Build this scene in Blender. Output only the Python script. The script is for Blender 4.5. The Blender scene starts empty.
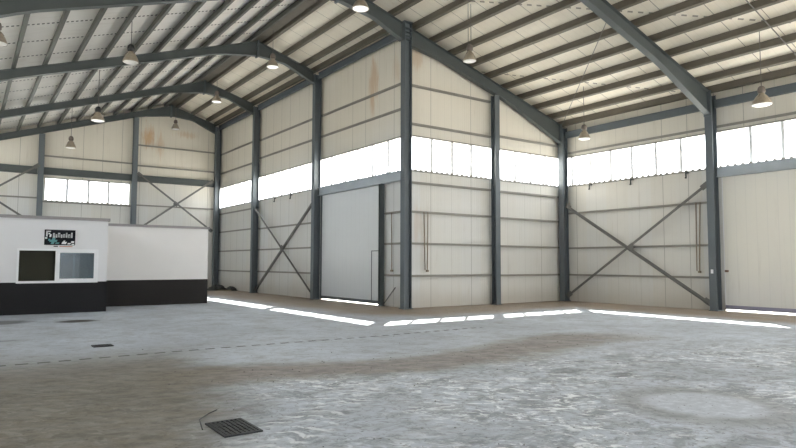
import bpy, bmesh, math, random
from mathutils import Vector, Matrix
random.seed(7)
SC = bpy.context.scene
COL = SC.collection

# ------------------------------------------------------------------ measured layout (metres)
# origin = foot of the corner column; X across the hall, Y along the ridge (away), Z up
RX, RZ = -2.873, 11.009            # ridge
SR, SL = 0.3018, 0.3266            # roof slopes
YB, YC, YD = 6.835, 13.854, 20.012 # frames beyond the corner column
XE = 8.482                         # outer eave column line
YR = -6.502                        # next frame towards the viewer
XM = 4.385                         # middle post of the recess end wall
GX1, GX2 = -4.839, -9.538          # posts of the end wall behind the office
D = 0.252                          # cladding plane outside the column line
XL, YF = -14.25, -26.0             # unseen side wall and near end
SILL, HEAD = 4.99, 6.22
PD = 0.225                         # purlin depth

def ztop(X):                       # top of rafters
    return RZ - (X - RX) * SR if X >= RX else RZ - (RX - X) * SL

# ------------------------------------------------------------------ mesh helper
class MB:
    def __init__(s): s.v = []; s.f = []; s.sm = []
    def add(s, vs, fs, smooth=False):
        b = len(s.v); s.v += [tuple(v) for v in vs]
        for f in fs: s.f.append([b + i for i in f]); s.sm.append(smooth)
        return s
    def box(s, x0, x1, y0, y1, z0, z1):
        x0, x1 = sorted((x0, x1)); y0, y1 = sorted((y0, y1)); z0, z1 = sorted((z0, z1))
        return s.add([(x0,y0,z0),(x1,y0,z0),(x1,y1,z0),(x0,y1,z0),(x0,y0,z1),(x1,y0,z1),(x1,y1,z1),(x0,y1,z1)],
                     [(0,3,2,1),(4,5,6,7),(0,1,5,4),(1,2,6,5),(2,3,7,6),(3,0,4,7)])
    def bar(s, p0, p1, w, h, up=(0,0,1)):
        p0, p1 = Vector(p0), Vector(p1); d = (p1 - p0).normalized(); u = Vector(up)
        a = d.cross(u)
        if a.length < 1e-6: a = d.cross(Vector((1,0,0)))
        a.normalize(); b = a.cross(d).normalized()
        vs = []
        for p in (p0, p1):
            for i, j in ((-1,-1),(1,-1),(1,1),(-1,1)): vs.append(p + a*(i*w/2) + b*(j*h/2))
        return s.add(vs, [(0,1,2,3),(7,6,5,4),(0,4,5,1),(1,5,6,2),(2,6,7,3),(3,7,4,0)])
    def prism(s, poly, vec):         # closed polygon extruded along vec
        n = len(poly); v = Vector(vec)
        vs = [Vector(p) for p in poly] + [Vector(p) + v for p in poly]
        fs = [tuple(range(n))[::-1], tuple(range(n, 2*n))] + [(i, (i+1) % n, n + (i+1) % n, n + i) for i in range(n)]
        return s.add(vs, fs)
    def tube(s, pts, r, seg=8):
        pts = [Vector(p) for p in pts]; rings = []
        for i, p in enumerate(pts):
            d = (pts[min(i+1, len(pts)-1)] - pts[max(i-1, 0)]).normalized()
            a = d.cross(Vector((0,0,1)))
            if a.length < 1e-4: a = Vector((1,0,0))
            a.normalize(); b = d.cross(a)
            rr = r[i] if isinstance(r, (list, tuple)) else r
            rings.append([p + a*math.cos(2*math.pi*k/seg)*rr + b*math.sin(2*math.pi*k/seg)*rr for k in range(seg)])
        vs = [v for R in rings for v in R]; fs = []
        for i in range(len(pts)-1):
            for k in range(seg): fs.append((i*seg+k, i*seg+(k+1)%seg, (i+1)*seg+(k+1)%seg, (i+1)*seg+k))
        s.add(vs, fs, True); n = len(pts)-1
        return s.add([], []).add(rings[0], [tuple(range(seg))[::-1]]).add(rings[n], [tuple(range(seg))])
    def lathe(s, c, prof, seg=24):   # prof: (radius, dz) list, axis Z
        vs = []; fs = []
        for r, z in prof:
            for k in range(seg):
                t = 2*math.pi*k/seg; vs.append((c[0]+r*math.cos(t), c[1]+r*math.sin(t), c[2]+z))
        for i in range(len(prof)-1):
            for k in range(seg): fs.append((i*seg+k, i*seg+(k+1)%seg, (i+1)*seg+(k+1)%seg, (i+1)*seg+k))
        return s.add(vs, fs, True)
    def build(s, name, mat, parent=None, origin=None, bevel=0):
        o0 = Vector(origin) if origin is not None else Vector((0,0,0))
        if parent is not None: o0 = parent['_o'].copy() if False else ORI[parent.name]
        me = bpy.data.meshes.new(name)
        me.from_pydata([Vector(v) - o0 for v in s.v], [], s.f); me.update()
        bm = bmesh.new(); bm.from_mesh(me); bmesh.ops.recalc_face_normals(bm, faces=bm.faces); bm.to_mesh(me); bm.free()
        for p, q in zip(me.polygons, s.sm): p.use_smooth = q
        me.materials.append(mat)
        o = bpy.data.objects.new(name, me); COL.objects.link(o)
        ORI[o.name] = o0
        if parent is not None: o.parent = parent
        else: o.location = o0
        if bevel:
            m = o.modifiers.new('bevel', 'BEVEL'); m.width = bevel; m.segments = 2; m.limit_method = 'ANGLE'
        return o
ORI = {}

def tag(o, label, cat, group=None, kind=None):
    o['label'] = label; o['category'] = cat
    if group: o['group'] = group
    if kind: o['kind'] = kind
    return o
def thing(name, loc, label, cat, group=None, kind='thing'):
    o = bpy.data.objects.new(name, None); COL.objects.link(o); o.location = loc
    o.empty_display_size = .2
    ORI[o.name] = Vector(loc)
    return tag(o, label, cat, group, kind)

# ------------------------------------------------------------------ node material helper
class S:                              # a socket with arithmetic
    nt = None
    def __init__(s, sock): s.s = sock
    @staticmethod
    def m(op, *a, clamp=False):
        n = S.nt.nodes.new('ShaderNodeMath'); n.operation = op; n.use_clamp = clamp
        for i, x in enumerate(a):
            if isinstance(x, S): S.nt.links.new(x.s, n.inputs[i])
            else: n.inputs[i].default_value = x
        return S(n.outputs[0])
    def __add__(a, b): return S.m('ADD', a, b)
    def __radd__(a, b): return S.m('ADD', b, a)
    def __sub__(a, b): return S.m('SUBTRACT', a, b)
    def __rsub__(a, b): return S.m('SUBTRACT', b, a)
    def __mul__(a, b): return S.m('MULTIPLY', a, b)
    def __rmul__(a, b): return S.m('MULTIPLY', b, a)
    def __truediv__(a, b): return S.m('DIVIDE', a, b)
    def __neg__(a): return S.m('MULTIPLY', a, -1.0)
def mx(a, b): return S.m('MAXIMUM', a, b)
def mn(a, b): return S.m('MINIMUM', a, b)
def ab(a): return S.m('ABSOLUTE', a)
def fract(a): return S.m('FRACT', a)
def floor_(a): return S.m('FLOOR', a)
def lt(a, b): return S.m('LESS_THAN', a, b)
def gt(a, b): return S.m('GREATER_THAN', a, b)
def ss(a, lo, hi):                    # smoothstep, lo may exceed hi
    n = S.nt.nodes.new('ShaderNodeMapRange'); n.interpolation_type = 'SMOOTHSTEP'
    S.nt.links.new(a.s, n.inputs[0])
    if lo < hi: n.inputs[1].default_value, n.inputs[2].default_value, n.inputs[3].default_value, n.inputs[4].default_value = lo, hi, 0, 1
    else: n.inputs[1].default_value, n.inputs[2].default_value, n.inputs[3].default_value, n.inputs[4].default_value = hi, lo, 1, 0
    return S(n.outputs[0])
def pos():
    g = S.nt.nodes.new('ShaderNodeNewGeometry'); sp = S.nt.nodes.new('ShaderNodeSeparateXYZ')
    S.nt.links.new(g.outputs['Position'], sp.inputs[0])
    return S(sp.outputs[0]), S(sp.outputs[1]), S(sp.outputs[2])
def vec(x, y, z):
    c = S.nt.nodes.new('ShaderNodeCombineXYZ')
    for i, v in enumerate((x, y, z)):
        if isinstance(v, S): S.nt.links.new(v.s, c.inputs[i])
        else: c.inputs[i].default_value = v
    return c.outputs[0]
def noise(v, scale=1, detail=4, rough=.55, dist=0):
    n = S.nt.nodes.new('ShaderNodeTexNoise'); n.inputs['Scale'].default_value = scale
    n.inputs['Detail'].default_value = detail; n.inputs['Roughness'].default_value = rough; n.inputs['Distortion'].default_value = dist
    S.nt.links.new(v, n.inputs['Vector']); return S(n.outputs['Fac'])
def white(v):
    n = S.nt.nodes.new('ShaderNodeTexWhiteNoise'); n.noise_dimensions = '3D'
    S.nt.links.new(v, n.inputs['Vector']); return S(n.outputs['Value'])
def wave(v, scale, dist, dscale):
    n = S.nt.nodes.new('ShaderNodeTexWave'); n.inputs['Scale'].default_value = scale
    n.inputs['Distortion'].default_value = dist; n.inputs['Detail'].default_value = 3; n.inputs['Detail Scale'].default_value = dscale
    S.nt.links.new(v, n.inputs['Vector']); return S(n.outputs['Fac'])
def mix(f, a, b):
    n = S.nt.nodes.new('ShaderNodeMix'); n.data_type = 'RGBA'
    if isinstance(f, S): S.nt.links.new(f.s, n.inputs[0])
    else: n.inputs[0].default_value = f
    for i, c in ((6, a), (7, b)):
        if isinstance(c, tuple): n.inputs[i].default_value = (*c, 1)
        else: S.nt.links.new(c, n.inputs[i])
    return n.outputs[2]
def bump(h, strength, dist=.02):
    n = S.nt.nodes.new('ShaderNodeBump'); n.inputs['Strength'].default_value = strength; n.inputs['Distance'].default_value = dist
    S.nt.links.new(h.s, n.inputs['Height']); return n.outputs[0]
def material(name, fn):
    m = bpy.data.materials.new(name); m.use_nodes = True; S.nt = m.node_tree
    b = m.node_tree.nodes['Principled BSDF']; fn(b); return m
def setc(b, c):
    if isinstance(c, tuple): b.inputs['Base Color'].default_value = (*c, 1)
    else: S.nt.links.new(c, b.inputs['Base Color'])
def setr(b, r):
    if isinstance(r, S): S.nt.links.new(r.s, b.inputs['Roughness'])
    else: b.inputs['Roughness'].default_value = r
def plain(name, c, rough=.6, var=.12, scale=3, metal=0, rust=0):
    def fn(b):
        x, y, z = pos(); n = noise(vec(x, y, z), scale, 5)
        dk = tuple(k*(1-var) for k in c); lg = tuple(min(1, k*(1+var)) for k in c)
        col = mix(n, dk, lg)
        if rust:
            r = ss(noise(vec(x, y, z*.5), 5, 6, .7), .66, .76) * rust
            col = mix(r, col, (.30, .14, .06))
        setc(b, col); setr(b, rough); b.inputs['Metallic'].default_value = metal
    return material(name, fn)

# ---- materials
def steel(name, c): return plain(name, c, .5, .14, 2.2, 0, .35)
M_COL = steel('painted steel grey blue', (.115, .134, .146))
M_RAF = steel('rafter steel dark grey', (.075, .087, .086))
M_PUR = plain('purlin brown grey', (.115, .10, .077), .55, .22, 4, 0, .4)
M_PURD = plain('purlin dark green grey', (.078, .08, .068), .55, .25, 4, 0, .3)
M_GIRT = plain('girt grey', (.27, .255, .225), .55, .2, 3, 0, .3)
M_BRACE = plain('brace steel', (.15, .145, .135), .55, .15, 3, 0, .3)
M_DARK = plain('black steel', (.03, .032, .035), .5, .2)
M_PLATE = steel('plate', (.10, .12, .13))

def clad(axis, cream, pale, seamoff, stains=()):
    def fn(b):
        x, y, z = pos(); u = y if axis == 'Y' else x
        k = floor_(u + seamoff); f = fract(u + seamoff)
        tint = white(vec(k, floor_(z*.16), 3.0 if axis == 'Y' else 7.0))
        n = noise(vec(x, y, z), .45, 5)
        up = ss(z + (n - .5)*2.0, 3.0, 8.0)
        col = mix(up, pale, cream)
        col = mix(tint*.38, col, tuple(c*.86*q for c, q in zip(cream, (1.0, .97, .9))))
        dirt = noise(vec(x*3, y*3, z*.35), 1.3, 6, .65)
        col = mix(ss(dirt, .55, .8)*.35, col, (.42, .36, .27))
        low = ss(z + (n - .5)*.8, .9, 0.0)
        col = mix(low*.45, col, (.40, .35, .28))
        seam = lt(ab(f - .5), .010)
        seam2 = lt(ab(fract((u + seamoff)*3.0) - .5), .02)
        patch = white(vec(k, 1.0, 5.0))
        col = mix(seam * (gt(patch, .45)*.55 + .18), col, (.24, .22, .19))
        col = mix(seam2*.13, col, (.3, .28, .25))
        for (u0, z0, ru, rz, a) in stains:
            e = S.m('SQRT', ((u - u0)/ru)*((u - u0)/ru) + ((z - z0)/rz)*((z - z0)/rz))
            st = ss(e + (noise(vec(x*6, y*6, z*.6), 1.2, 6, .75) - .5)*3.2, 1.0, .2)
            col = mix(st*a, col, (.55, .31, .12))
        setc(b, col); setr(b, .55)
        S.nt.links.new(bump(S.m('SINE', u*62.8), .10, .01), b.inputs['Normal'])
    return fn
CREAM, PALE = (.755, .71, .62), (.69, .69, .675)
M_WA = material('cladding recess side', clad('Y', CREAM, PALE, .38, [(2.55, 8.6, .45, 1.3, .5), (1.0, 8.9, .3, .8, .25)]))
M_WB = material('cladding recess end', clad('X', CREAM, PALE, .18, [(.6, 9.2, .6, .6, .35), (.7, 3.0, .35, .9, .2)]))
M_WR = material('cladding outer side', clad('Y', CREAM, PALE, .0))
M_WG = material('cladding back end', clad('X', CREAM, PALE, .0, [(-4.1, 9.0, .4, .9, .75), (-1.9, 9.4, .8, .3, .35), (-3.4, 8.6, .3, .9, .35)]))
M_WX = plain('cladding plain', (.76, .73, .66), .6, .06, 1)

def roof_fn(kind):
    def fn(b):
        x, y, z = pos(); n = noise(vec(x, y, z), .9, 5)
        tint = white(vec(floor_(y), floor_((x + 50)/.93), 2.0))
        if kind == 'foil':
            col = mix(n, (.66, .63, .57), (.78, .76, .71))
            row = fract((y - 1.1)/1.7 + .5) ; row = lt(ab(row - .5), .030)
            dash = lt(fract(x/.125), .55)
            col = mix(row*dash, col, (.035, .032, .028))
            w = noise(vec(x*1.2, y*5, z), 1, 4)
            col = mix(ss(w, .5, .75)*.3, col, (.5, .46, .4))
        else:
            col = mix(n, (.76, .70, .58), (.85, .80, .69))
            col = mix(tint*.3, col, (.66, .58, .45))
            seam = lt(ab(fract(y/1.12 + .13) - .5), .010)
            col = mix(seam*.8, col, (.16, .14, .11))
            col = mix(lt(ab(fract(y/.28) - .5), .04)*.12, col, (.4, .36, .3))
            u = x*.78 + y*.62; v = y*.78 - x*.62
            line = lt(ab(fract((u + 1.35)/4.42 + .5) - .5), .009) * lt(fract(v/.3), .5) * lt(y, .2)
            col = mix(line*.75, col, (.12, .105, .085))
            st = ss(noise(vec(x*1.5, y*1.5, z), 1.1, 5, .7), .66, .8)
            col = mix(st*.35, col, (.55, .40, .24))
        setc(b, col); setr(b, .6)
    return fn
M_RFOIL = material('roof lining with stitched foil', roof_fn('foil'))
M_RCREAM = material('roof lining cream', roof_fn('cream'))

def floor_fn(b):
    x, y, z = pos(); P = vec(x, y, 0.0)
    nb = noise(P, .35, 5, .6); nm = noise(P, 1.6, 6, .62); nf = noise(P, 9, 5, .7)
    col = mix(ss(nb, .3, .7), (.41, .445, .495), (.55, .595, .66))
    col = mix(ss(nm, .45, .70)*.55, col, (.33, .335, .345))
    ng = noise(vec(x*1.6 - y*.4, y*2.6 + x*1.0, 4.0), 2.6, 7, .7)
    col = mix(ss(ng, .50, .66)*.42, col, (.21, .205, .195))
    # powdery white scrapes and tread marks
    st = noise(vec(x*1.05 + y*.3, y*1.05 + x*.35, 0.0), 5.6, 6, .68, 1.4)
    st2 = noise(vec(x*.8 - y*.5, y*.9 + x*.4, 8.0), 2.1, 7, .75, .8)
    zone = ss(noise(P, .45, 4), .36, .60)
    far = ss(y + .25*x + (nb - .5)*3, -9.6, -12.2)
    col = mix(ss(st2, .47, .60)*(far*.62 + .12), col, (.22, .232, .25))
    col = mix(ss(noise(P, 7.5, 6, .75, .6), .50, .62)*(far*.42 + .15), col, (.17, .175, .185))
    col = mix(ss(st, .515, .60)*zone*(far*.85 + .10), col, (.84, .86, .88))
    v = x*.66 + y*.75 + ab(x*.64 - y*.77 - 2.75)*.35
    tr = wave(vec(v, x*.64 - y*.77, 0.0), 1.45, 6.5, 2.6)
    trz = ss(ab(x*.64 - y*.77 - 2.75 + (nm - .5)*.5), .42, .22) * ss(y, -10.1, -10.8)
    col = mix(ss(tr, .66, .95)*trz*ss(st2, .40, .56)*.75, col, (.80, .82, .84))
    # brown dust: along the walls and in a wandering band
    dx = mx(.25 - x, 0.0); dy = mx(.25 - y, 0.0)
    d = mn(8.73 - x, S.m('SQRT', dx*dx + dy*dy))
    d = d + (nm - .5)*2.2 + (nb - .5)*1.4
    col = mix(ss(d, 3.9, 2.2)*.9, col, mix(nf, (.24, .175, .115), (.38, .305, .225)))
    bc = ab(y + 9.2 + S.m('SINE', x*.8)*.35 + (nb - .5)*1.6)
    band = ss(bc + (nm - .5)*1.4, 1.15, .35) * ss(x, -11.4, -9.6) * ss(x, .6, -1.6)
    col = mix(band*.85, col, mix(ss(ng, .3, .7), (.30, .25, .205), (.135, .108, .085)))
    dull = ss(x - .27*(y + 8.7) + (nm - .5)*1.5 + (nb - .5)*1.8, -9.2, -10.4) * ss(y + (nm - .5)*2.5, -4.6, -7.4)  # darker brown area of the floor on the office side, towards the viewer
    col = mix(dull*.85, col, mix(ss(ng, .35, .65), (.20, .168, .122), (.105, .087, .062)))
    # the mended round patch, a couple of stains, the sawn joint
    rx = x + 5.75; ry = y + 13.65
    r = S.m('SQRT', rx*rx + ry*ry) + (nm - .5)*.25
    col = mix(ss(r, 1.15, .8)*.55, col, (.24, .235, .23))
    col = mix(ss(r, .75, .5)*.9, col, mix(ss(nf, .40, .70), (.47, .50, .55), (.64, .68, .73)))
    for (sx, sy, ra, rb, a) in ((-10.15, 1.3, .62, .5, 1.0), (-11.9, 1.9, .9, .8, .7), (-12.1, -2.6, .5, .2, .4), (-5.3, -11.3, .45, .22, .45), (-4.9, -12.0, .3, .2, .5), (-3.4, -10.9, .5, .25, .3)):
        qx = (x - sx)/ra; qy = (y - sy)/rb
        e = S.m('SQRT', qx*qx + qy*qy)
        col = mix(ss(e + (nm - .5)*.9, 1.0, .55)*a, col, (.055, .05, .045))
    jt = lt(ab(y + 6.05 + S.m('SINE', x*.9)*.04), .05) * lt(fract(x/.30), .6) * lt(x, -2.0)
    col = mix(jt*.95, col, (.05, .045, .04))
    sp = ss(noise(P, 17, 2, .5), .66, .71)
    col = mix(sp*.8, col, (.09, .08, .07))
    setc(b, col)
    setr(b, .42 + nm*.35)
    b.inputs['Specular IOR Level'].default_value = .45
    S.nt.links.new(bump(nf*.5 + st*.8 + nm, .35, .02), b.inputs['Normal'])
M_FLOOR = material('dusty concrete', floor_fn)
M_GROUND = plain('outside paving', (.62, .60, .56), .8, .1, .5)

def door_fn(c, low):
    def fn(b):
        x, y, z = pos(); n = noise(vec(x, y, z), .7, 5)
        col = mix(n, tuple(k*.95 for k in c), c)
        col = mix(ss(z + (n - .5)*1.5, 2.2, .2)*.6, col, low)
        col = mix(ss(noise(vec(x*3, y*3, z*.3), 1.5, 6, .65), .56, .8)*.25, col, (.45, .42, .36))
        col = mix(lt(ab(fract(y/.333) - .5), .03)*.12, col, (.4, .4, .4))
        setc(b, col); setr(b, .5)
        S.nt.links.new(bump(S.m('SINE', y*56.0), .12, .01), b.inputs['Normal'])
    return fn
M_DOORG = material('door sheet pale grey', door_fn((.74, .755, .755), (.66, .70, .74)))
M_DOORC = material('door sheet cream', door_fn((.80, .77, .69), (.72, .72, .72)))
def pane_fn(b):
    nt = S.nt; out = nt.nodes['Material Output']
    t = nt.nodes.new('ShaderNodeBsdfTransparent'); t.inputs[0].default_value = (.93, .95, .97, 1)
    l = nt.nodes.new('ShaderNodeBsdfTranslucent'); l.inputs[0].default_value = (.9, .92, .93, 1)
    m = nt.nodes.new('ShaderNodeMixShader'); m.inputs[0].default_value = .22
    nt.links.new(t.outputs[0], m.inputs[1]); nt.links.new(l.outputs[0], m.inputs[2]); nt.links.new(m.outputs[0], out.inputs[0])
M_POLY = material('clear corrugated sheet', pane_fn)
M_MULL = plain('sheet joint grey', (.80, .81, .82), .5)
M_WHITEWALL = plain('white render', (.74, .735, .75), .8, .03, 1.5)
M_WHITEWALL2 = plain('white render warm', (.80, .775, .76), .8, .03, 1.5)
M_BLACKWALL = plain('black painted plinth', (.004, .004, .006), .8, .25, 2)
M_BLACKWALL2 = plain('dark brown painted plinth', (.012, .0095, .009), .8, .2, 2)
M_ROOFEDGE = plain('grey roof edge sheet', (.30, .28, .28), .6, .2, 6)
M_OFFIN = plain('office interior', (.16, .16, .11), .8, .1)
M_PVC = plain('white window frame', (.82, .82, .84), .4, .02)
def glass_fn(b):                      # dusty pane
    nt = S.nt; out = nt.nodes['Material Output']
    t = nt.nodes.new('ShaderNodeBsdfTransparent'); t.inputs[0].default_value = (.42, .5, .54, 1)
    d = nt.nodes.new('ShaderNodeBsdfDiffuse'); d.inputs[0].default_value = (.17, .215, .245, 1)
    g = nt.nodes.new('ShaderNodeBsdfGlossy'); g.inputs[0].default_value = (.9, .95, 1, 1); g.inputs['Roughness'].default_value = .12
    m0 = nt.nodes.new('ShaderNodeMixShader'); m0.inputs[0].default_value = .38
    nt.links.new(t.outputs[0], m0.inputs[1]); nt.links.new(d.outputs[0], m0.inputs[2])
    m = nt.nodes.new('ShaderNodeMixShader'); m.inputs[0].default_value = .02
    nt.links.new(m0.outputs[0], m.inputs[1]); nt.links.new(g.outputs[0], m.inputs[2]); nt.links.new(m.outputs[0], out.inputs[0])
M_GLASS = material('window glass', glass_fn)
M_SHADE = plain('lamp spun aluminium', (.36, .31, .24), .4, .35, 14, .2)
def lens_fn(b):
    setc(b, (.93, .93, .92)); setr(b, .35)
    b.inputs['Emission Color'].default_value = (1, .99, .96, 1); b.inputs['Emission Strength'].default_value = .09
M_LENS = material('lamp white lens', lens_fn)
M_LENSO = plain('lamp white lens unlit', (.80, .78, .74), .35, .02)
M_HOUS = plain('lamp gear housing', (.16, .13, .11), .5, .3, 14)
M_HOUSB = plain('lamp black housing', (.02, .02, .02), .5, .2)
M_ROD = plain('thin steel rod', (.12, .11, .10), .5)
M_PIPE = plain('hanging strap', (.22, .17, .12), .7, .2, 8)
M_IRON = plain('cast iron', (.022, .023, .026), .5, .3, 20)
M_TARP = plain('dark tarpaulin', (.05, .05, .045), .7, .4, 5)
M_WOOD = plain('old board', (.33, .27, .19), .8, .2, 7)
M_STONE = plain('small stones', (.12, .11, .10), .9, .4, 9)
M_SIGNBG = plain('sign black', (.003, .004, .008), .9, .1)
M_SIGNW = plain('sign white', (.78, .80, .80), .4, .05)
M_SIGNT = plain('sign teal', (.08, .26, .27), .4, .1)
M_SIGNR = plain('sign rust orange', (.55, .30, .22), .4, .1)

# ------------------------------------------------------------------ setting: floor, ground, walls, roof
xo, yo = XE + D, D
m = MB()
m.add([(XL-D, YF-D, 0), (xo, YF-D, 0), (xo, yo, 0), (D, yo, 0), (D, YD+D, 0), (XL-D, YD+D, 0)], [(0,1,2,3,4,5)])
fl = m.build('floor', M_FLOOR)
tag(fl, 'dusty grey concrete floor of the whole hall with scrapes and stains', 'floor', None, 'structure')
m = MB(); m.add([(-120,-120,-.03),(120,-120,-.03),(120,120,-.03),(-120,120,-.03)], [(0,1,2,3)])
tag(m.build('ground', M_GROUND), 'pale sunlit paving outside, seen under the sliding doors', 'ground', None, 'structure')

T = .07
def wall_x(x, sgn, rects, mat, name, label):     # wall in plane X = x, thickness outward
    m = MB()
    for (y0, y1, z0, z1) in rects: m.box(x, x + sgn*T, y0, y1, z0, z1)
    return tag(m.build(name, mat), label, 'wall', None, 'structure')
zA = ztop(D) + PD; zR = ztop(xo) + PD
# recess side wall (grey sliding door): opening Y 1.87..6.72, below 4.6
m_rects = [(yo, 1.87, 0, 4.6), (6.72, YD+D, 0, 4.6), (yo, YD+D, 4.6, SILL), (yo, YD+D, HEAD, zA)]
wall_x(D, 1, m_rects, M_WA, 'wall_recess_side', 'tall cream panelled side wall between the corner column and the offices')
# outer side wall (cream sliding door)
DR0, DR1 = -6.70, -12.3
rr = [(DR0, yo, 0, 4.6), (-13.6, DR1, 0, 4.6), (YF-D, -19.0, 0, 4.6), (YF-D, yo, 4.6, SILL), (YF-D, yo, HEAD, zR)]  # unseen gap past the sliding door, added to let daylight in
wall_x(xo, 1, rr, M_WR, 'wall_outer_side', 'cream panelled outer side wall with window strip and large sliding door')
zL = ztop(XL - D) + PD
wall_x(XL-D, -1, [(YF-D, YD+D, 0, SILL), (YF-D, YD+D, HEAD, zL)], M_WX, 'wall_office_side', 'cream panelled side wall out of frame beside the offices')
# recess end wall with sloping top
def slope_top(m, x0, x1, y, sgn, z0):
    m.prism([(x0, y, z0), (x1, y, z0), (x1, y, ztop(x1)+PD), (x0, y, ztop(x0)+PD)], (0, sgn*T, 0))
m = MB(); m.box(D, xo+T, yo, yo+T, 0, SILL); slope_top(m, D, xo+T, yo, 1, HEAD)
tag(m.build('wall_recess_end', M_WB), 'cream end wall with sloping top between corner column and inner corner', 'wall', None, 'structure')
WG0, WG1, GS, GH = -9.28, -5.06, 4.93, 6.12
y = YD + D
m = MB(); m.box(XL-D, D, y, y+T, 0, GS); m.box(XL-D, WG0, y, y+T, GS, GH); m.box(WG1, D, y, y+T, GS, GH)
slope_top(m, XL-D, RX, y, 1, GH); slope_top(m, RX, D+T, y, 1, GH)
tag(m.build('wall_back', M_WG), 'gabled cream end wall behind the offices with one window strip', 'wall', None, 'structure')
y = YF - D
m = MB(); m.box(XL-D, -11, y-T, y, 0, 5.2); m.box(-5.5, -1.5, y-T, y, 0, 5.2); m.box(5.0, xo, y-T, y, 0, 5.2)  # unseen wall, doorways added to let daylight in from behind
slope_top(m, XL-D, RX, y, -1, 5.2); slope_top(m, RX, xo, y, -1, 5.2)
tag(m.build('wall_front', M_WX), 'end wall behind the viewer with two open doorways added to let light in', 'wall', None, 'structure')

def roof(name, x0, x1, y0, y1, mat, label):
    za, zb = ztop(x0)+PD, ztop(x1)+PD
    if x1 == RX: zb = RZ + PD
    if x0 == RX: za = RZ + PD
    m = MB(); m.prism([(x0, y0, za), (x1, y0, zb), (x1, y0, zb+.09), (x0, y0, za+.09)], (0, y1-y0, 0))
    return tag(m.build(name, mat), label, 'roof', None, 'structure')
roof('ceiling_office_slope', XL-.5, RX, YF-.4, YD+.4, M_RFOIL, 'underside of roof slope over the offices with stitched pale lining')
roof('ceiling_recess_slope', RX, D+.3, yo+.0, YD+.4, M_RCREAM, 'narrow cream roof slope between ridge and recess side wall')
roof('ceiling_outer_slope', RX, xo+.3, YF-.4, yo+.0, M_RCREAM, 'wide cream roof slope running down to the outer side wall')

# ------------------------------------------------------------------ windows (clear corrugated strips)
def corr(axis, c, u0, u1, z0, z1, out):
    m = MB(); n = max(2, int(round((u1-u0)/.0625))); vs = []; fs = []
    for i in range(n+1):
        u = u0 + (u1-u0)*i/n; o = c + (.02*out if (i//2) % 2 else 0)
        for z in (z0, z1): vs.append((o, u, z) if axis == 'Y' else (u, o, z))
    for i in range(n): fs.append((2*i, 2*i+2, 2*i+3, 2*i+1))
    return m.add(vs, fs)
wcount = [0]
def window(axis, c, u0, u1, z0, z1, mulls, out, label, teeth=True):
    wcount[0] += 1
    base = (c, (u0+u1)/2, z0) if axis == 'Y' else ((u0+u1)/2, c, z0)
    w = thing('window_%d' % wcount[0], base, label, 'window', 'clear window strips', 'structure')
    corr(axis, c + .03*out, u0, u1, z0-.0, z1, out).build('pane', M_POLY, w)
    def bx(m, a0, a1, b0, b1, zz0, zz1):   # a along wall, b offset inward(-)/outward(+)
        lo, hi = c + b0*out, c + b1*out
        return m.box(lo, hi, a0, a1, zz0, zz1) if axis == 'Y' else m.box(a0, a1, lo, hi, zz0, zz1)
    fr = MB(); bx(fr, u0, u1, -.045, .0, z0-.05, z0); bx(fr, u0, u1, -.045, .0, z1, z1+.05)
    fr.build('frame', M_GIRT, w)
    mw = .052 if c == xo else .064
    for q in mulls:
        bx(MB(), q-mw, q+mw, -.012, .012, z0, z1).build('mullion', M_MULL, w)
    if teeth:                              # profile filler strip along the sill
        t = MB(); u = u0
        while u < u1 - .12:
            if axis == 'Y': t.prism([(c-.03*out, u, z0), (c-.03*out, u+.13, z0), (c-.03*out, u+.10, z0+.05), (c-.03*out, u+.03, z0+.05)], (.02*out, 0, 0))
            else: t.prism([(u, c-.03*out, z0), (u+.13, c-.03*out, z0), (u+.10, c-.03*out, z0+.05), (u+.03, c-.03*out, z0+.05)], (0, .02*out, 0))
            u += .25
        t.build('sill_profile_strip', M_GIRT, w)
    return w
window('Y', D, yo+.02, YB, SILL, HEAD, [1.5, 2.56, 3.68, 4.72, 5.84], 1, 'bright window strip above the pale grey sliding door')
window('Y', D, YB, YC, SILL, HEAD, [7.9, 8.95, 10.0, 11.0, 12.0, 13.0], 1, 'bright window strip above the cross braced bay of the tall recess side wall')
window('Y', D, YC, YD+D, SILL, HEAD, [15., 16., 17., 18., 19.], 1, 'bright window strip of the bay next to the gabled end wall')
window('X', D, xo*0+D+.02, XM, SILL, HEAD, [1.35, 2.35, 3.32], 1, 'bright window strip just beside the corner column on the recess end wall')
window('X', D, XM, xo, SILL, HEAD, [5.77, 6.67, 7.61], 1, 'bright window strip between middle post and inner corner')
window('Y', xo, YR, yo, SILL, HEAD, [-.3, -1.27, -2.25, -3.22, -4.25, -5.25], 1, 'bright six-joint window strip above the cross braced bay of the outer wall')
window('Y', xo, -13.0, YR, SILL, HEAD, [-7.71, -8.70, -9.7, -10.7, -11.7], 1, 'bright window strip above the cream sliding door')
window('Y', xo, YF-D, -13.0, SILL, HEAD, [-14, -15, -16, -17], 1, 'window strip of the outer wall beyond the frame edge')
window('X', YD+D, WG0, WG1, GS, GH, [-8.24, -7.18, -6.15], 1, 'four-pane window strip high behind the white offices')
window('Y', XL-D, YF-D, YD+D, SILL, HEAD, [], -1, 'window strip of the office side wall out of frame', teeth=False)

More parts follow.
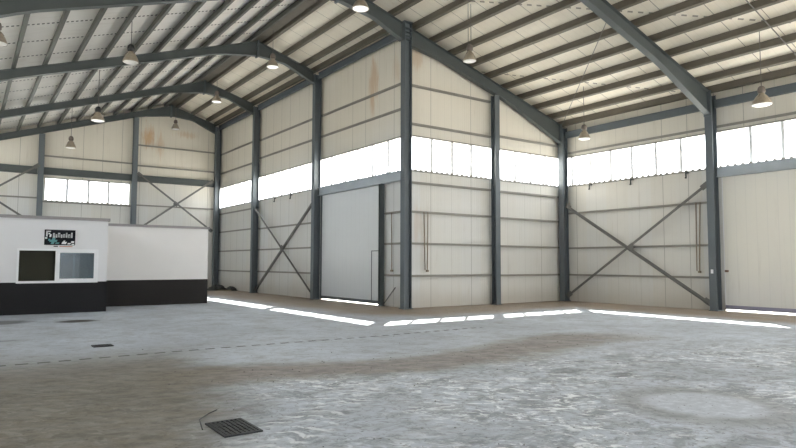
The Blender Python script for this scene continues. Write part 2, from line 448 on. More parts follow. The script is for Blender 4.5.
# ------------------------------------------------------------------ columns
def column(x, y, h, label, dep=.32, wid=.26, face='X', cat='column', name='steel_column', group='steel columns', mat=None, top=True):
    mat = mat or M_COL
    c = thing(name, (x, y, 0), label, cat, group)
    a, b = dep/2, wid/2; t = .016
    def bx(x0, x1, y0, y1, z0, z1):
        if face == 'X': return MB().box(x+x0, x+x1, y+y0, y+y1, z0, z1)
        return MB().box(x+y0, x+y1, y+x0, y+x1, z0, z1)
    bx(-a+t, a-t, -.006, .006, .025, h).build('web', mat, c)
    bx(-a, -a+t, -b, b, .025, h).build('flange', mat, c)
    bx(a-t, a, -b, b, .025, h).build('flange', mat, c)
    bp = bx(-a-.04, a+.04, -b-.03, b+.03, 0, .025)
    pl = bp.build('base_plate', M_PLATE, c)
    for sx in (-1, 1):
        for sy in (-1, 1):
            bm_ = MB(); cx, cy = (x + sx*(a-.05), y + sy*(b-.0)) if face == 'X' else (x + sx*(b-.0), y + sy*(a-.05))
            bm_.lathe((cx, cy, .025), [(0, .04), (.014, .04), (.014, 0)], 6).build('anchor_bolt', M_PLATE, pl)
    return c
HAU = .55
column(0, 0, ztop(0)+.12, 'tall steel corner column standing where the recess walls meet')
column(0, YB, ztop(0)-.05, 'tall steel column between the grey sliding door and the cross braced bay')
column(0, YC, ztop(0)-.05, 'tall steel column between the braced bay and the plain bay beside the offices')
column(0, YD, ztop(0)-.05, 'tall steel column in the corner of the gabled end wall')
column(XE, 0, ztop(XE)-.05, 'shorter steel column in the inner corner beside the outer wall')
column(XE, YR, ztop(XE)-.05, 'shorter steel column between the braced bay and the cream sliding door')
column(XM, -.02, ztop(XM)-.5, 'middle steel post of the end wall between corner column and inner corner', .26, .24, 'Y')
column(GX1, YD, ztop(GX1)-.37, 'steel post of the gabled end wall between window and cross brace', .26, .26, 'Y')
column(GX2, YD, ztop(GX2)-.37, 'steel post of the gabled end wall rising behind the office with the sign', .26, .26, 'Y')
# cap plate and stiffeners of the corner column
cc = bpy.data.objects['steel_column']
MB().box(-.2, .2, -.15, .15, ztop(0)+.12, ztop(0)+.14).build('cap_plate', M_PLATE, cc)
for k in range(4):
    MB().box(-.155, .155, -.13, .13, ztop(0)-.1-.14*k, ztop(0)-.085-.14*k).build('stiffener', M_PLATE, cc)

# ------------------------------------------------------------------ rafters
def rafter(y, x0, x1, depth, label, ends=()):
    zc = ztop((x0+x1)/2)
    r = thing('roof_rafter', (x0, y, ztop(x0)), label, 'rafter', 'roof rafters')
    n = 24; xs = [x0 + (x1-x0)*i/n for i in range(n+1)]
    W, t = .22, .016
    top = [(x, y, ztop(x)) for x in xs]; bot = [(x, y, ztop(x)-depth(x)) for x in xs]
    def strip(pts, dz):
        m = MB(); vs = []; fs = []
        for (x, yy, z) in pts:
            vs += [(x, yy-W/2, z), (x, yy+W/2, z), (x, yy+W/2, z+dz), (x, yy-W/2, z+dz)]
        for i in range(len(pts)-1):
            a, b = 4*i, 4*i+4
            for k in range(4): fs.append((a+k, a+(k+1) % 4, b+(k+1) % 4, b+k))
        L = 4*(len(pts)-1); fs += [(3,2,1,0), (L, L+1, L+2, L+3)]
        return m.add(vs, fs)
    strip(top, -t).build('top_flange', M_RAF, r)
    strip(bot, t).build('bottom_flange', M_RAF, r)
    m = MB()
    web = [(p[0], y-.005, p[2]-t) for p in top] + [(p[0], y-.005, p[2]+t) for p in bot[::-1]]
    m.prism(web, (0, .01, 0)); m.build('web', M_RAF, r)
    for xe in ends:
        d = depth(xe)
        MB().box(xe-.02, xe+.02, y-W/2-.02, y+W/2+.02, ztop(xe)-d-.06, ztop(xe)+.03).build('end_plate', M_PLATE, r)
    return r
def dep_left(x): return .33 + .30*max(0, 1-abs(x-RX)/1.7) + .35*max(0, 1-abs(x-XL)/2.6)
def dep_short(x): return .36 + .26*max(0, 1-abs(x-RX)/1.2) + .22*max(0, 1-abs(x-0)/1.5)
def dep_long(x): return .46 + .22*max(0, 1-abs(x-RX)/1.7) + .38*max(0, 1-abs(x-XE)/3.2)
def dep_corner(x): return .46 + .18*max(0, 1-abs(x-RX)/1.5) + .22*max(0, 1-abs(x)/1.5) + .36*max(0, 1-abs(x-XE)/3.2)
FR = [(YD, 'on the gabled end wall'), (YC, 'first one out from the gabled end'), (YB, 'meeting the column beside the grey door'), (0, 'of the frame through the corner column')]
for yy, nm in FR:
    rafter(yy, XL, RX-.02, dep_left, 'dark steel rafter over the office side, %s' % nm, (RX-.02,))
    if yy > 1: rafter(yy, RX+.02, -.19, dep_short, 'short steel rafter from ridge to tall column, %s' % nm, (RX+.02,))
rafter(0, RX+.02, -.22, dep_corner, 'steel rafter from ridge down to the corner column', (RX+.02,))
rafter(0, .22, XE-.185, dep_corner, 'sloping steel rafter along the top of the recess end wall', (XE-.185,))
rafter(YR, RX+.02, XE-.185, dep_long, 'long steel rafter rising alone over the open floor from the outer wall', (XE-.185,))
rafter(YR, XL, RX-.02, dep_left, 'steel rafter over the office side, of the frame nearer than the corner column')

# ------------------------------------------------------------------ eave struts
def strut(p0, p1, label, w=.12, h=.26):
    e = thing('eave_strut', ((p0[0]+p1[0])/2, (p0[1]+p1[1])/2, p0[2]-h/2), label, 'eave beam', 'eave struts')
    x0, y0, z = p0; x1, y1, _ = p1
    MB().box(x0-.008, x0+.008, y0, y1, z-h/2, z+h/2).build('web', M_COL, e)
    for s in (-1, 1): MB().box(x0-w/2, x0+w/2, y0, y1, z+s*(h/2)-.008, z+s*(h/2)+.008).build('flange', M_COL, e)
strut((.02, .14, 10.0), (.02, YB-.14, 10.0), 'eave beam at the wall top above the grey sliding door')
strut((.02, YB+.14, 10.0), (.02, YC-.14, 10.0), 'eave beam at the wall top above the braced bay of the recess')
strut((.02, YC+.14, 10.0), (.02, YD-.14, 10.0), 'eave beam at the wall top next to the gabled end wall')
strut((XE+.05, YR+.14, 7.2), (XE+.05, -.14, 7.2), 'blue grey eave beam between inner corner and the next outer column')
strut((XE+.05, -13.0, 7.2), (XE+.05, YR-.14, 7.2), 'blue grey eave beam above the cream sliding door')

# ------------------------------------------------------------------ purlins
ORD = ['first', 'second', 'third', 'fourth', 'fifth', 'sixth', 'seventh', 'eighth', 'ninth', 'tenth', 'eleventh', 'twelfth', 'thirteenth']
def purlin(x, y0, y1, label, mat=None):
    s = SR if x > RX else -SL
    zt = ztop(x) + PD - .012; zb = ztop(x) + .004
    nx = 1                            # web towards the viewer's side
    # a lipped channel, open towards the eave
    w = .105
    prof = []
    def q(dx, z): return (x + dx, y0, z - dx*s)
    poly = [q(-w/2, zb), q(w/2, zb), q(w/2, zb+.025), q(w/2-.008, zb+.025), q(w/2-.008, zb+.010), q(-w/2+.012, zb+.010),
            q(-w/2+.012, zt-.010), q(w/2-.008, zt-.010), q(w/2-.008, zt-.025), q(w/2, zt-.025), q(w/2, zt), q(-w/2, zt)]
    m = MB(); m.prism(poly, (0, y1-y0, 0))
    o = m.build('roof_purlin', mat or M_PUR, None, (x, y0, ztop(x)))
    return tag(o, label, 'purlin', 'roof purlins', 'thing')
xs = [8.42] + [.27 + .93*k for k in range(8, -1, -1)]
for i, x in enumerate(xs):
    purlin(x, YF, yo-.02, '%s brown roof purlin counted up from the outer wall, over the open floor' % ORD[i])
for i, x in enumerate([-.66, -1.59, -2.55]):
    purlin(x, YF, YD+D-.02, '%s brown roof purlin counted up from the tall columns to the ridge' % ORD[i])
purlin(-.14, .2, YD+D-.02, 'brown purlin tight against the eave beam of the recess side wall')
for i in range(11):
    x = -3.20 - .931*i
    purlin(x, YF, YD+D-.02, '%s brown purlin counted down from the ridge on the office side' % ORD[i], M_PURD)

o = MB().box(RX-.24, RX+.24, YF, YD+D-.02, RZ+.04, RZ+.125).build('ridge_beam', M_PUR, None, (RX, 0, RZ))
tag(o, 'broad brown ridge member running along the peak of the roof', 'ridge beam', None, 'thing')

# ------------------------------------------------------------------ girts
def girt(axis, c, u0, u1, z, label, h=.075, dd=.085, mat=None, out=1):
    if axis == 'X': dd = .11
    # channel rail: back against the cladding (plane c), open below
    g = MB(); lo, hi = c - out*dd, c - out*.003
    poly = [(lo, z-h/2), (lo, z+h/2), (hi, z+h/2), (hi, z-h/2), (hi-out*.01, z-h/2), (hi-out*.01, z+h/2-.01), (lo+out*.01, z+h/2-.01), (lo+out*.01, z-h/2)]
    if axis == 'Y': g.prism([(a, u0, b) for a, b in poly], (0, u1-u0, 0)); o0 = (c, (u0+u1)/2, z)
    else: g.prism([(u0, a, b) for a, b in poly], (u1-u0, 0, 0)); o0 = ((u0+u1)/2, c, z)
    o = g.build('wall_girt', mat or M_GIRT, None, o0)
    return tag(o, label, 'wall rail', 'wall girts', 'thing')
LEV = {1.14: 'lowest', 2.30: 'second lowest', 3.45: 'third lowest', 4.55: 'fourth lowest'}
def bay(axis, c, u0, u1, levels, where, names=None):
    low = [z for z in levels if z < SILL]; high = [z for z in levels if z > HEAD - .2]
    for i, z in enumerate(low):
        girt(axis, c, u0, u1, z, '%s horizontal rail below the windows, %s' % (ORD[i] + ' from floor', where))
    for i, z in enumerate(high):
        girt(axis, c, u0, u1, z, '%s horizontal rail above the windows, %s' % (ORD[i], where))
bay('Y', D, YB+.02, YC-.02, [1.14, 2.30, 3.43, 7.27, 8.25], 'cross braced bay of recess')
bay('Y', D, YC+.02, YD+D, [1.12, 2.30, 3.48, 4.6, 7.15, 8.35], 'bay beside gabled end wall')
bay('Y', D, yo, YB-.02, [7.27, 8.22], 'bay of the grey door')
bay('Y', D, yo, 1.62, [1.16, 2.32, 3.47], 'narrow strip beside grey door')
bay('X', D, D, XM-.02, [1.15, 2.31, 3.46, 4.52, 6.67, 8.09], 'recess end wall next to corner column')
bay('X', D, XM+.02, xo, [1.13, 2.30, 3.43, 4.50, 6.75], 'recess end wall next to inner corner')
bay('Y', xo, YR+.02, yo-.14, [1.13, 2.27, 3.78, 6.42], 'braced bay of outer wall')
girt('Y', xo, -13, YR-.02, 6.42, 'horizontal rail above the windows over the cream sliding door')
yG = YD + D
girt('X', yG, GX1+.02, D, 8.46, 'upper horizontal rail above the cross brace of gabled wall')
girt('X', yG, GX1+.02, D, 7.25, 'lower horizontal rail above the cross brace of gabled wall')
girt('X', yG, GX1+.02, D, 4.93, 'horizontal rail behind the cross brace middle of gabled wall')
girt('X', yG, GX2+.02, GX1-.02, 7.33, 'horizontal rail above the window behind the offices')
girt('X', yG, GX2+.02, GX1-.02, 4.85, 'horizontal rail below the window behind the offices')
girt('X', yG, XL, GX2-.02, 5.03, 'low horizontal rail at the gabled wall edge beyond the office post')

# ------------------------------------------------------------------ horizontal I-beams (door headers, end-wall beam)
def ibeam(name, axis, c, u0, u1, z0, z1, w, label, cat, mat, group=None):
    h = z1 - z0; mid = (c, (u0+u1)/2, z0) if axis == 'Y' else ((u0+u1)/2, c, z0)
    e = thing(name, mid, label, cat, group)
    def bx(lo, hi, a, b):
        return MB().box(lo, hi, u0, u1, a, b) if axis == 'Y' else MB().box(u0, u1, lo, hi, a, b)
    bx(c-.008, c+.008, z0+.015, z1-.015).build('web', mat, e)
    bx(c-w/2, c+w/2, z0, z0+.015).build('flange', mat, e)
    bx(c-w/2, c+w/2, z1-.015, z1).build('flange', mat, e)
    return e
M_HEAD = steel('header steel pale', (.43, .47, .50))
ibeam('door_header', 'Y', .10, .14, YB-.14, 4.60, 4.95, .18, 'pale steel header beam over the grey sliding door', 'header beam', M_HEAD, 'door header beams')
ibeam('door_header', 'Y', XE+.08, -13.0, YR-.14, 4.62, 4.95, .18, 'pale steel header beam over the cream sliding door', 'header beam', M_HEAD, 'door header beams')
for a, b, nm in ((XL+1.0, GX2-.14, 'beyond the post behind the office sign'), (GX2+.14, GX1-.14, 'directly above the window behind the offices'), (GX1+.14, -.17, 'above the cross brace by the tall corner')):
    ibeam('tie_beam', 'X', YD+.10, a, b, 6.30, 6.68, .2, 'dark horizontal steel beam on the gabled wall %s' % nm, 'beam', M_RAF, 'beams across the gabled wall')

# ------------------------------------------------------------------ cross braces
def brace(p00, p01, p10, p11, label, w=.095):
    c = (Vector(p00)+Vector(p01)+Vector(p10)+Vector(p11))/4
    b = thing('cross_brace', c, label, 'cross brace', 'cross braces on the walls')
    n = (Vector(p01)-Vector(p00)).cross(Vector(p11)-Vector(p10)).normalized()
    for k, (a, e) in enumerate(((p00, p01), (p10, p11))):
        a, e = Vector(a), Vector(e); off = n*(.02*(1 if k else -1))
        m = MB(); m.bar(a+off, e+off, .008, w, n.cross(e-a)); 
        m2 = n.cross(e-a).normalized()
        m.bar(a+off+m2*(w/2)+n*(w/2*(1 if k else -1)), e+off+m2*(w/2)+n*(w/2*(1 if k else -1)), w, .008, m2)
        m.build('diagonal', M_BRACE, b)
        for p, dr in ((a, (e-a).normalized()), (e, (a-e).normalized())):
            MB().bar(p-dr*.06, p+dr*.22, .012, .2, n.cross(dr)).build('gusset_plate', M_BRACE, b)
    d = (Vector(p01)-Vector(p00)).normalized()
    MB().bar(c-d*.13, c+d*.13, .05, .22, n.cross(d)).build('centre_plate', M_BRACE, b)
    return b
brace((.0, YB+.2, .2), (.0, YC-.2, 4.45), (.0, YC-.2, .2), (.0, YB+.2, 4.45), 'large X brace of steel angles on the recess side wall beyond the grey door')
brace((XE-.02, -.2, .25), (XE-.02, YR+.2, 4.4), (XE-.02, YR+.2, .25), (XE-.02, -.2, 4.1), 'large X brace of steel angles on the outer wall beside the cream door')
brace((GX1+.15, YD-.25, 6.72), (-.38, YD-.25, 3.55), (-.38, YD-.25, 6.62), (GX1+.15, YD-.25, 3.45), 'X brace on the gabled wall above the plain white office block')
brace((XL+.5, YD-.25, 6.3), (GX2-.15, YD-.25, 3.55), (GX2-.15, YD-.25, 6.72), (XL+.2, YD-.25, 3.55), 'X brace on the gabled wall partly cut by the edge above the signed office')
# roof bracing rod
rb = MB(); rb.tube([(2.95, YR+.1, ztop(2.95)-.1), (XE-.25, -.15, ztop(XE-.25)-.12)], .012, 6)
o = rb.build('roof_brace_rod', M_ROD, None, (2.95, YR, ztop(2.95))); tag(o, 'thin diagonal bracing rod under the purlins running to the inner corner', 'bracing rod', None, 'thing')

rb = MB(); rb.tube([(1.5, -9.68, ztop(1.5)-.03), (XE-.1, -9.68, ztop(XE-.1)-.03)], .018, 6)
o = rb.build('roof_tie_rod', M_ROD, None, (1.5, -9.68, ztop(1.5))); tag(o, 'dark rod across the purlins above the lamp by the cream door', 'tie rod', None, 'thing')

# ------------------------------------------------------------------ doors
dr = thing('door_1', (D, 4.3, 0), 'large pale grey ribbed sliding door on the recess side wall', 'door', None, 'structure')
MB().box(D-.02, D+.03, 2.60, 6.72, .16, 4.6).build('leaf_panel', M_DOORG, dr)
MB().box(D-.02, D+.03, 1.87, 2.60, 2.10, 4.6).build('leaf_panel', M_DOORG, dr)
MB().box(D-.035, D+.04, 1.87, 6.72, .045, .17).build('bottom_rail', M_COL, dr)
wk = MB().box(D-.018, D+.028, 1.87, 2.60, .17, 2.10).build('wicket_door', M_DOORG, dr)
f = MB(); f.box(D-.032, D-.02, 2.565, 2.60, .07, 2.09); f.box(D-.032, D-.02, 1.87, 2.60, 2.06, 2.09)
f.build('wicket_frame', M_PLATE, wk)
MB().box(D-.055, D-.02, 6.66, 6.72, .07, 4.6).build('edge_rail', M_COL, dr)
dr = thing('door_2', (xo, -9.5, 0), 'wide cream sliding door at the end of the outer wall', 'door', None, 'structure')
MB().box(xo-.03, xo+.03, DR1, DR0-.02, .19, 4.62).build('leaf_panel', M_DOORC, dr)
MB().box(xo-.045, xo+.04, DR1, DR0-.02, .06, .20).build('bottom_rail', steel('door rail lilac grey', (.26, .25, .34)), dr)
MB().box(xo-.045, xo-.03, DR0-.045, DR0-.02, .06, 4.62).build('edge_rail', M_PVC, dr)
bo = MB(); bo.box(xo-.10, xo-.03, DR0-.16, DR0-.06, 1.33, 1.40); bo.build('bolt', plain('rusty bolt', (.16, .09, .06), .7), dr)
# jamb post of the grey door
column(.10, 1.72, 4.60, 'slim dark steel jamb post at the edge of the grey sliding door', .16, .16, 'Y', 'door post', 'jamb_post', None, M_RAF)
o = MB().bar((.12, .82, .72), (.12, 1.60, .06), .03, .03).build('stay_bar', M_BRACE, None, (.12, 1.2, .05)); tag(o, 'short slanting steel stay at the foot of the jamb post', 'stay', None, 'thing')
o = MB().box(XE-.205, XE-.165, YR-.03, YR+.04, 1.28, 1.42).build('junction_box', M_PVC, None, (XE-.18, YR, 1.28)); tag(o, 'small white box on the column beside the cream door', 'box', None, 'thing')

# ------------------------------------------------------------------ hanging straps, hooks
def strap(pts, label):
    t = thing('hanging_strap', pts[0][0], label, 'strap', 'straps hanging from wall rails')
    for a, b in pts:
        MB().tube([a, ((a[0]+b[0])/2+.006, (a[1]+b[1])/2+.006, (a[2]+b[2])/2), b], .02, 6).build('tail', M_PIPE, t)
    a = pts[-1][1]
    MB().box(a[0]-.04, a[0]+.04, a[1]-.04, a[1]+.04, a[2]-.07, a[2]).build('end_weight', M_PIPE, t)
strap([((.88, .10, 3.47), (.93, .10, 1.36)), ((1.06, .10, 3.47), (1.03, .10, 1.36))], 'pair of brown straps hanging from a rail beside the corner column')
strap([((XE+.12, -5.83, 3.8), (XE+.12, -5.80, 1.36)), ((XE+.12, -5.98, 3.8), (XE+.12, -5.90, 1.36))], 'pair of straps hanging beside the column of the cream door')
strap([((.12, 1.07, 3.47), (.12, 1.05, 1.36))], 'single strap hanging in the narrow strip beside the grey door')
for (x, y, lab) in ((D-.06, 11.69, 'small black hook under the recess windows, second from the grey door'), (D-.06, 9.81, 'small black hook under the recess windows, first from the grey door'),
                    (xo-.06, -1.26, 'small black hook under the outer windows by the inner corner'), (xo-.06, -3.22, 'small black hook under the middle of the outer windows'), (xo-.06, -5.49, 'small black hook under the outer windows by the door column')):
    m = MB(); m.box(x-.02, x+.055, y-.06, y+.06, 4.90, 4.94); m.box(x-.02, x+.01, y+.02, y+.06, 4.72, 4.90); m.box(x-.06, x+.0, y+.02, y+.06, 4.72, 4.76)
    tag(m.build('hanging_hook', M_DARK, None, (x, y, 4.72)), lab, 'hook', 'hooks under the window strips', 'thing')

# ------------------------------------------------------------------ pendant lamps
PX = xs + [-.66, -1.59, -2.55] + [-3.20 - .931*i for i in range(11)]
def lamp(x, y, zb, label, size=.5, black=False, two=False, lit=True):
    r = size/2; zt = ztop(x) + PD - .01
    if any(abs(x - q) < .13 for q in PX): zt = ztop(x) - .005
    if abs(x - RX) < .24: zt = RZ + .035
    L = thing('pendant_lamp', (x, y, zb), label, 'lamp', 'high bay lamps')
    MB().lathe((x, y, zb), [(r*.98, .0), (r, .012), (r*.96, .05), (r*.80, .15), (r*.55, .25), (r*.34, .31), (r*.30, .34), (r*.26, .34), (r*.28, .30), (r*.50, .24), (r*.76, .14), (r*.92, .04), (r*.98, .0)], 28).build('shade', M_SHADE, L)
    MB().lathe((x, y, zb), [(0, -.035), (r*.4, -.032), (r*.75, -.018), (r*.93, .005), (r*.90, .03), (0, .03)], 28).build('lens', M_LENS if lit else M_LENSO, L)
    MB().lathe((x, y, zb+.335), [(0, 0), (.075, 0), (.105, .03), (.11, .10), (.09, .18), (.05, .22), (0, .22)], 16).build('gear_housing', M_HOUSB if black else M_HOUS, L)
    for a in range(2):
        s = 1 if a else -1
        MB().bar((x+s*.085, y, zb+.30), (x+s*r*.62, y, zb+.22), .02, .03).build('bracket', M_HOUS, L)
    xs_ = (x,) if not two else (x-.06, x+.06)
    for q in xs_: MB().tube([(q, y, zb+.54), (q, y, zt)], .011, 6).build('suspension_rod', M_ROD, L)
    return L
lamp(-2.72, -1.24, 9.68, 'lamp with wide white lens at the ridge beside the rafter of the corner column', .54)
lamp(-2.83, 5.3, 9.5, 'bell lamp at the ridge just before the third rafter pair', .5)
lamp(-2.73, 12.3, 9.6, 'bell lamp at the ridge before the second rafter pair', .5)
lamp(-2.83, 19.2, 9.45, 'small bell lamp under the apex of the gabled end wall', .47, False, False, False)
lamp(-8.84, 2.0, 7.62, 'bell lamp with black ball top over the office side in front of third rafter', .47, True, False, False)
lamp(-8.67, 8.49, 7.1, 'bell lamp with black top above the office sign window', .5, True)
lamp(-8.78, 14.95, 7.02, 'bell lamp hanging before the gabled wall above the window strip', .45, False, False, False)
lamp(.36, -2.97, 8.12, 'bell lamp on two cords in front of the sloping rafter by the corner column', .44, False, True, False)
lamp(6.46, -2.7, 6.37, 'bell lamp hanging near the inner corner', .46)
lamp(6.2, -9.2, 6.27, 'bell lamp hanging above the cream sliding door', .55)
lamp(-12.27, 0.6, 7.06, 'bell lamp cut by the picture edge over the signed office', .5, False, False, False)

# ------------------------------------------------------------------ offices
def office(name, x0, x1, y0, y1, h, zb, label, wm, bm_, opening=None):
    o = thing(name, ((x0+x1)/2, (y0+y1)/2, 0), label, 'office cabin', 'cabins inside the hall')
    t = .12
    m = MB()
    if opening:
        a, b, c, d = opening
        m.box(x0, a, y0, y0+t, zb, h); m.box(b, x1, y0, y0+t, zb, h); m.box(a, b, y0, y0+t, d, h)
        if c > zb: m.box(a, b, y0, y0+t, zb, c)
    else: m.box(x0, x1, y0, y0+t, zb, h)
    m.box(x0, x0+t, y0+t, y1, zb, h); m.box(x1-t, x1, y0+t, y1, zb, h); m.box(x0+t, x1-t, y1-t, y1, zb, h)
    m.build('upper_wall', wm, o)
    e = .012
    MB().box(x0-e, x1+e, y0-e, y1, 0, zb).build('plinth', bm_, o)
    MB().box(x0-.05, x1+.05, y0-.06, y1+.02, h, h+.09).build('roof_edge', M_ROOFEDGE, o)
    return o
OX0, OX1, OY = -14.1, -8.87, 4.5
o1 = office('office_cabin', OX0, OX1, OY, 9.6, 2.95, .98, 'white office cabin with black base, sliding window and small dark sign', M_WHITEWALL, M_BLACKWALL, (-11.40, -9.14, .98, 2.0))
o2 = office('office_cabin', OX1+.125, -4.80, 6.8, 9.6, 2.93, .95, 'plain windowless white cabin block with dark base beside the signed office', M_WHITEWALL2, M_BLACKWALL2)
# inside lining and a dark olive sheet just behind the open half
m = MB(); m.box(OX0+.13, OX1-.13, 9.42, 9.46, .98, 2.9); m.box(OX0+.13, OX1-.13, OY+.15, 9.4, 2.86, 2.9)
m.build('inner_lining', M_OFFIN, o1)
MB().box(-11.36, -10.34, OY+.13, OY+.15, .96, 2.04).build('olive_sheet', plain('olive sheet', (.028, .027, .017), .9, .1), o1)
# sliding window: frame, open half and closed sash
y = OY - .01; t = .05
wf = MB(); wf.box(-11.40, -9.14, y-.02, y+.10, .95, 1.02); wf.box(-11.40, -9.14, y-.02, y+.10, 1.96, 2.02)
wf.box(-11.40, -11.34, y-.02, y+.10, 1.02, 1.96); wf.box(-9.20, -9.14, y-.02, y+.10, 1.02, 1.96); wf.box(-10.36, -10.30, y-.01, y+.06, 1.02, 1.96)
wfo = wf.build('window_frame', M_PVC, o1)
sf = MB(); sf.box(-10.30, -10.24, y+.0, y+.05, 1.02, 1.96); sf.box(-9.26, -9.20, y+.0, y+.05, 1.02, 1.96); sf.box(-10.24, -9.26, y, y+.05, 1.02, 1.08); sf.box(-10.24, -9.26, y, y+.05, 1.90, 1.96)
sf.build('sash', M_PVC, wfo)
MB().box(-10.24, -9.26, y+.02, y+.026, 1.08, 1.90).build('glass', M_GLASS, wfo)
sf = MB(); sf.box(-9.86, -9.80, y+.055, y+.095, 1.02, 1.96); sf.box(-9.42, -9.38, y+.055, y+.095, 1.02, 1.96)
sf.build('inner_sash', M_PVC, wfo)
# the sign above the window
sg = thing('office_sign', (-10.26, OY, 2.14), 'small black sign with white lettering fixed above the office window', 'sign')
yb = OY - .002
MB().box(-10.69, -9.83, yb-.02, yb, 2.14, 2.62).build('board', M_SIGNBG, sg)
def marks(rows, mat, name):
    m = MB()
    for pts in rows: m.prism([(-10.69 + u*.86, yb-.0205, 2.14 + v*.48) for u, v in pts], (0, -.003, 0))
    return m.build(name, mat, sg)
W = []
def bx(u0, u1, v0, v1, k=0): return [(u0, v0), (u1, v0), (u1+k, v1), (u0+k, v1)]
# white glyph row (not readable in the photograph: kept as strokes of the same size)
W += [bx(.05, .10, .55, .92), bx(.05, .20, .84, .92), bx(.12, .18, .70, .78), bx(.15, .21, .52, .70, .02), bx(.02, .09, .40, .50)]
u = .27
for k, (w_, h_) in enumerate(((.06, .30), (.05, .22), (.07, .30), (.05, .22), (.06, .24), (.05, .32), (.07, .24), (.05, .34))):
    z0 = .48 + .01*(k % 3)
    W += [bx(u, u+.022, z0, z0+h_), bx(u, u+w_, z0+h_-.07, z0+h_), bx(u+w_-.02, u+w_, z0, z0+h_*.9)]
    if k % 2: W.append(bx(u, u+w_, z0, z0+.07))
    u += w_ + .025
W += [bx(.55, .70, .07, .22, .03), bx(.74, .84, .05, .15, .02), bx(.86, .96, .16, .27, .01), bx(.60, .66, .22, .30, .02), bx(.88, .97, .03, .10, 0)]
marks(W, M_SIGNW, 'white_lettering')
Tq = [bx(.16, .40, .20, .34, .02), bx(.24, .34, .34, .48, .02), bx(.20, .30, .06, .20, .03), bx(.34, .46, .08, .17, .03), bx(.12, .18, .28, .40, .01)]
marks(Tq, M_SIGNT, 'teal_emblem')
m = MB(); m.box(-10.43, -10.31, yb-.006, yb, 2.085, 2.115); m.build('caption_dash', M_SIGNBG, sg)
m = MB(); m.box(-10.27, -9.90, yb-.005, yb, 2.085, 2.115); m.build('caption_strip', M_SIGNR, sg)

# ------------------------------------------------------------------ floor furniture
def grate(x0, x1, y0, y1, nb, label):
    g = thing('floor_grate', ((x0+x1)/2, (y0+y1)/2, 0), label, 'floor grate', 'floor drain grates')
    MB().box(x0, x1, y0, y1, .001, .004).build('pit_shade_plate', M_DARK, g)  # flat dark plate, its colour standing in for the shade of a pit
    f = MB(); t = .025
    f.box(x0, x1, y0, y0+t, .001, .016); f.box(x0, x1, y1-t, y1, .001, .016); f.box(x0, x0+t, y0+t, y1-t, .001, .016); f.box(x1-t, x1, y0+t, y1-t, .001, .016)
    f.build('frame', M_IRON, g)
    for k in range(nb):
        x = x0 + t + (x1-x0-2*t)*(k+.5)/nb
        MB().box(x-.011, x+.011, y0+t, y1-t, .004, .014).build('bar', M_IRON, g)
    for k in range(2):
        y_ = y0 + (y1-y0)*(k+1)/3
        MB().box(x0+t, x1-t, y_-.009, y_+.009, .004, .013).build('cross_bar', M_IRON, g)
grate(-10.71, -10.34, -11.86, -11.29, 7, 'black iron drain grate set in the floor nearest the viewer')
bpy.data.objects['floor_grate']['label'] = 'large black iron drain grate in the dull floor with a twig beside it'
grate(-10.66, -10.31, -4.65, -4.35, 6, 'small black drain grate in front of the offices by the dashed joint')
tw = MB(); tw.tube([(-10.80, -11.5, .012), (-10.72, -11.15, .02), (-10.55, -10.92, .014), (-10.42, -10.80, .012)], .006, 5)
tag(tw.build('twig', M_DARK, None, (-10.6, -11.1, 0)), 'thin dark bent twig lying beside the large drain grate', 'twig', None, 'thing')
# heap by the tall corner
def lump(cx, cy, rx, ry, rz, seed, n=18, k=9):
    rnd = random.Random(seed); m = MB(); vs = []; fs = []
    ph = [rnd.uniform(0, 6.28) for _ in range(6)]
    for j in range(k+1):
        e = (math.pi/2)*j/k
        for i in range(n):
            a = 2*math.pi*i/n
            w = 1 + .18*math.sin(3*a+ph[0]) + .12*math.sin(5*a+ph[1]+3*e) + rnd.uniform(-.07, .07)
            z = rz*math.sin(e)*(1 + .35*math.sin(2*a+ph[2]+e*4)*math.cos(e)) * (1+rnd.uniform(-.1, .1))
            vs.append((cx + rx*math.cos(e)*math.cos(a)*w, cy + ry*math.cos(e)*math.sin(a)*w, max(0, z)))
    for j in range(k):
        for i in range(n): fs.append((j*n+i, j*n+(i+1) % n, (j+1)*n+(i+1) % n, (j+1)*n+i))
    return m.add(vs, fs, False)
hp = thing('tarpaulin_heap', (-.45, 17.6, 0), 'low heap of crumpled dark tarpaulin lying at the wall foot past the offices', 'tarpaulin')
lump(-.60, 17.9, .55, .45, .30, 3).build('crumpled_sheet', M_TARP, hp)
lump(.0, 17.2, .22, .55, .22, 5).build('folded_end', M_TARP, hp)
b_ = MB(); b_.bar((-.75, 16.95, .03), (-.30, 16.35, .03), .14, .05)
tag(b_.build('loose_board', M_WOOD, None, (-.5, 16.6, 0)), 'short pale board lying beside the dark tarpaulin heap', 'board', None, 'thing')
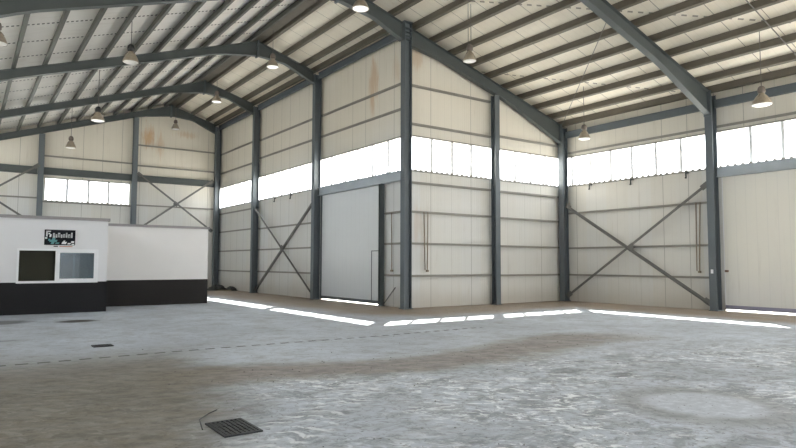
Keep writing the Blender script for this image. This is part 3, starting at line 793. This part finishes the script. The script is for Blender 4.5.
# grit scattered on the slab
m = MB(); rnd = random.Random(11)
def stone(x, y, s):
    vs = []; n = 6
    for j, (rr, zz) in enumerate(((1, 0), (.9, .5), (.4, .8))):
        for i in range(n):
            a = 2*math.pi*i/n; q = s*rr*rnd.uniform(.7, 1.1); vs.append((x+q*math.cos(a), y+q*math.sin(a), zz*s))
    fs = [(j*n+i, j*n+(i+1) % n, (j+1)*n+(i+1) % n, (j+1)*n+i) for j in range(2) for i in range(n)] + [tuple(range(2*n, 3*n))]
    m.add(vs, fs)
for k in range(420):
    q = rnd.random()
    if q < .45: x, y = rnd.uniform(-10.5, 0), -9.2 + rnd.gauss(0, .5)
    elif q < .7: x, y = rnd.uniform(-10.5, -1), rnd.uniform(-14, -4.5)
    else: x, y = rnd.uniform(0, 8), rnd.uniform(-3, -.3)
    stone(x, y, rnd.choice((.004, .005, .006, .008, .012)))
o = m.build('grit', M_STONE); tag(o, 'dark grit and crumbs scattered over the concrete floor', 'grit', None, 'stuff')

# ------------------------------------------------------------------ light
w = bpy.data.worlds.new('sky'); SC.world = w; w.use_nodes = True
bg = w.node_tree.nodes['Background']; bg.inputs[0].default_value = (.90, .955, 1.0, 1); bg.inputs[1].default_value = 1.0
sun = bpy.data.lights.new('sun', 'SUN'); sun.energy = 4.5; sun.angle = math.radians(.6); sun.color = (1, .95, .87)
so = bpy.data.objects.new('sun', sun); COL.objects.link(so)
so.rotation_euler = Vector((-4.03, -4.2, -5.6)).to_track_quat('-Z', 'Y').to_euler()

# ------------------------------------------------------------------ camera
cam = bpy.data.cameras.new('camera'); co = bpy.data.objects.new('camera', cam); COL.objects.link(co)
yaw, pitch, roll, f = -.6176, .0642, .0030, 610.66
Fv = Vector((-math.sin(yaw)*math.cos(pitch), math.cos(yaw)*math.cos(pitch), math.sin(pitch)))
R0 = Vector((math.cos(yaw), math.sin(yaw), 0)); U0 = R0.cross(Fv)
Rv = R0*math.cos(roll) + U0*math.sin(roll); Uv = -R0*math.sin(roll) + U0*math.cos(roll)
Mx = Matrix((Rv, Uv, -Fv)).transposed().to_4x4(); Mx.translation = Vector((-12.7224, -17.4167, 1.6))
co.matrix_world = Mx
cam.sensor_width = 36; cam.lens = f/796*36; cam.sensor_fit = 'HORIZONTAL'; cam.clip_end = 400
SC.camera = co

SC.view_settings.view_transform = 'Standard'; SC.view_settings.look = 'None'
SC.view_settings.gamma = 1; SC.view_settings.use_curve_mapping = False
SC.view_settings.exposure = 2.85
SC.cycles.use_denoising = True
SC.cycles.max_bounces = 10; SC.cycles.diffuse_bounces = 6; SC.cycles.transparent_max_bounces = 12
SC.cycles.sample_clamp_indirect = 8; SC.cycles.caustics_reflective = False; SC.cycles.caustics_refractive = False
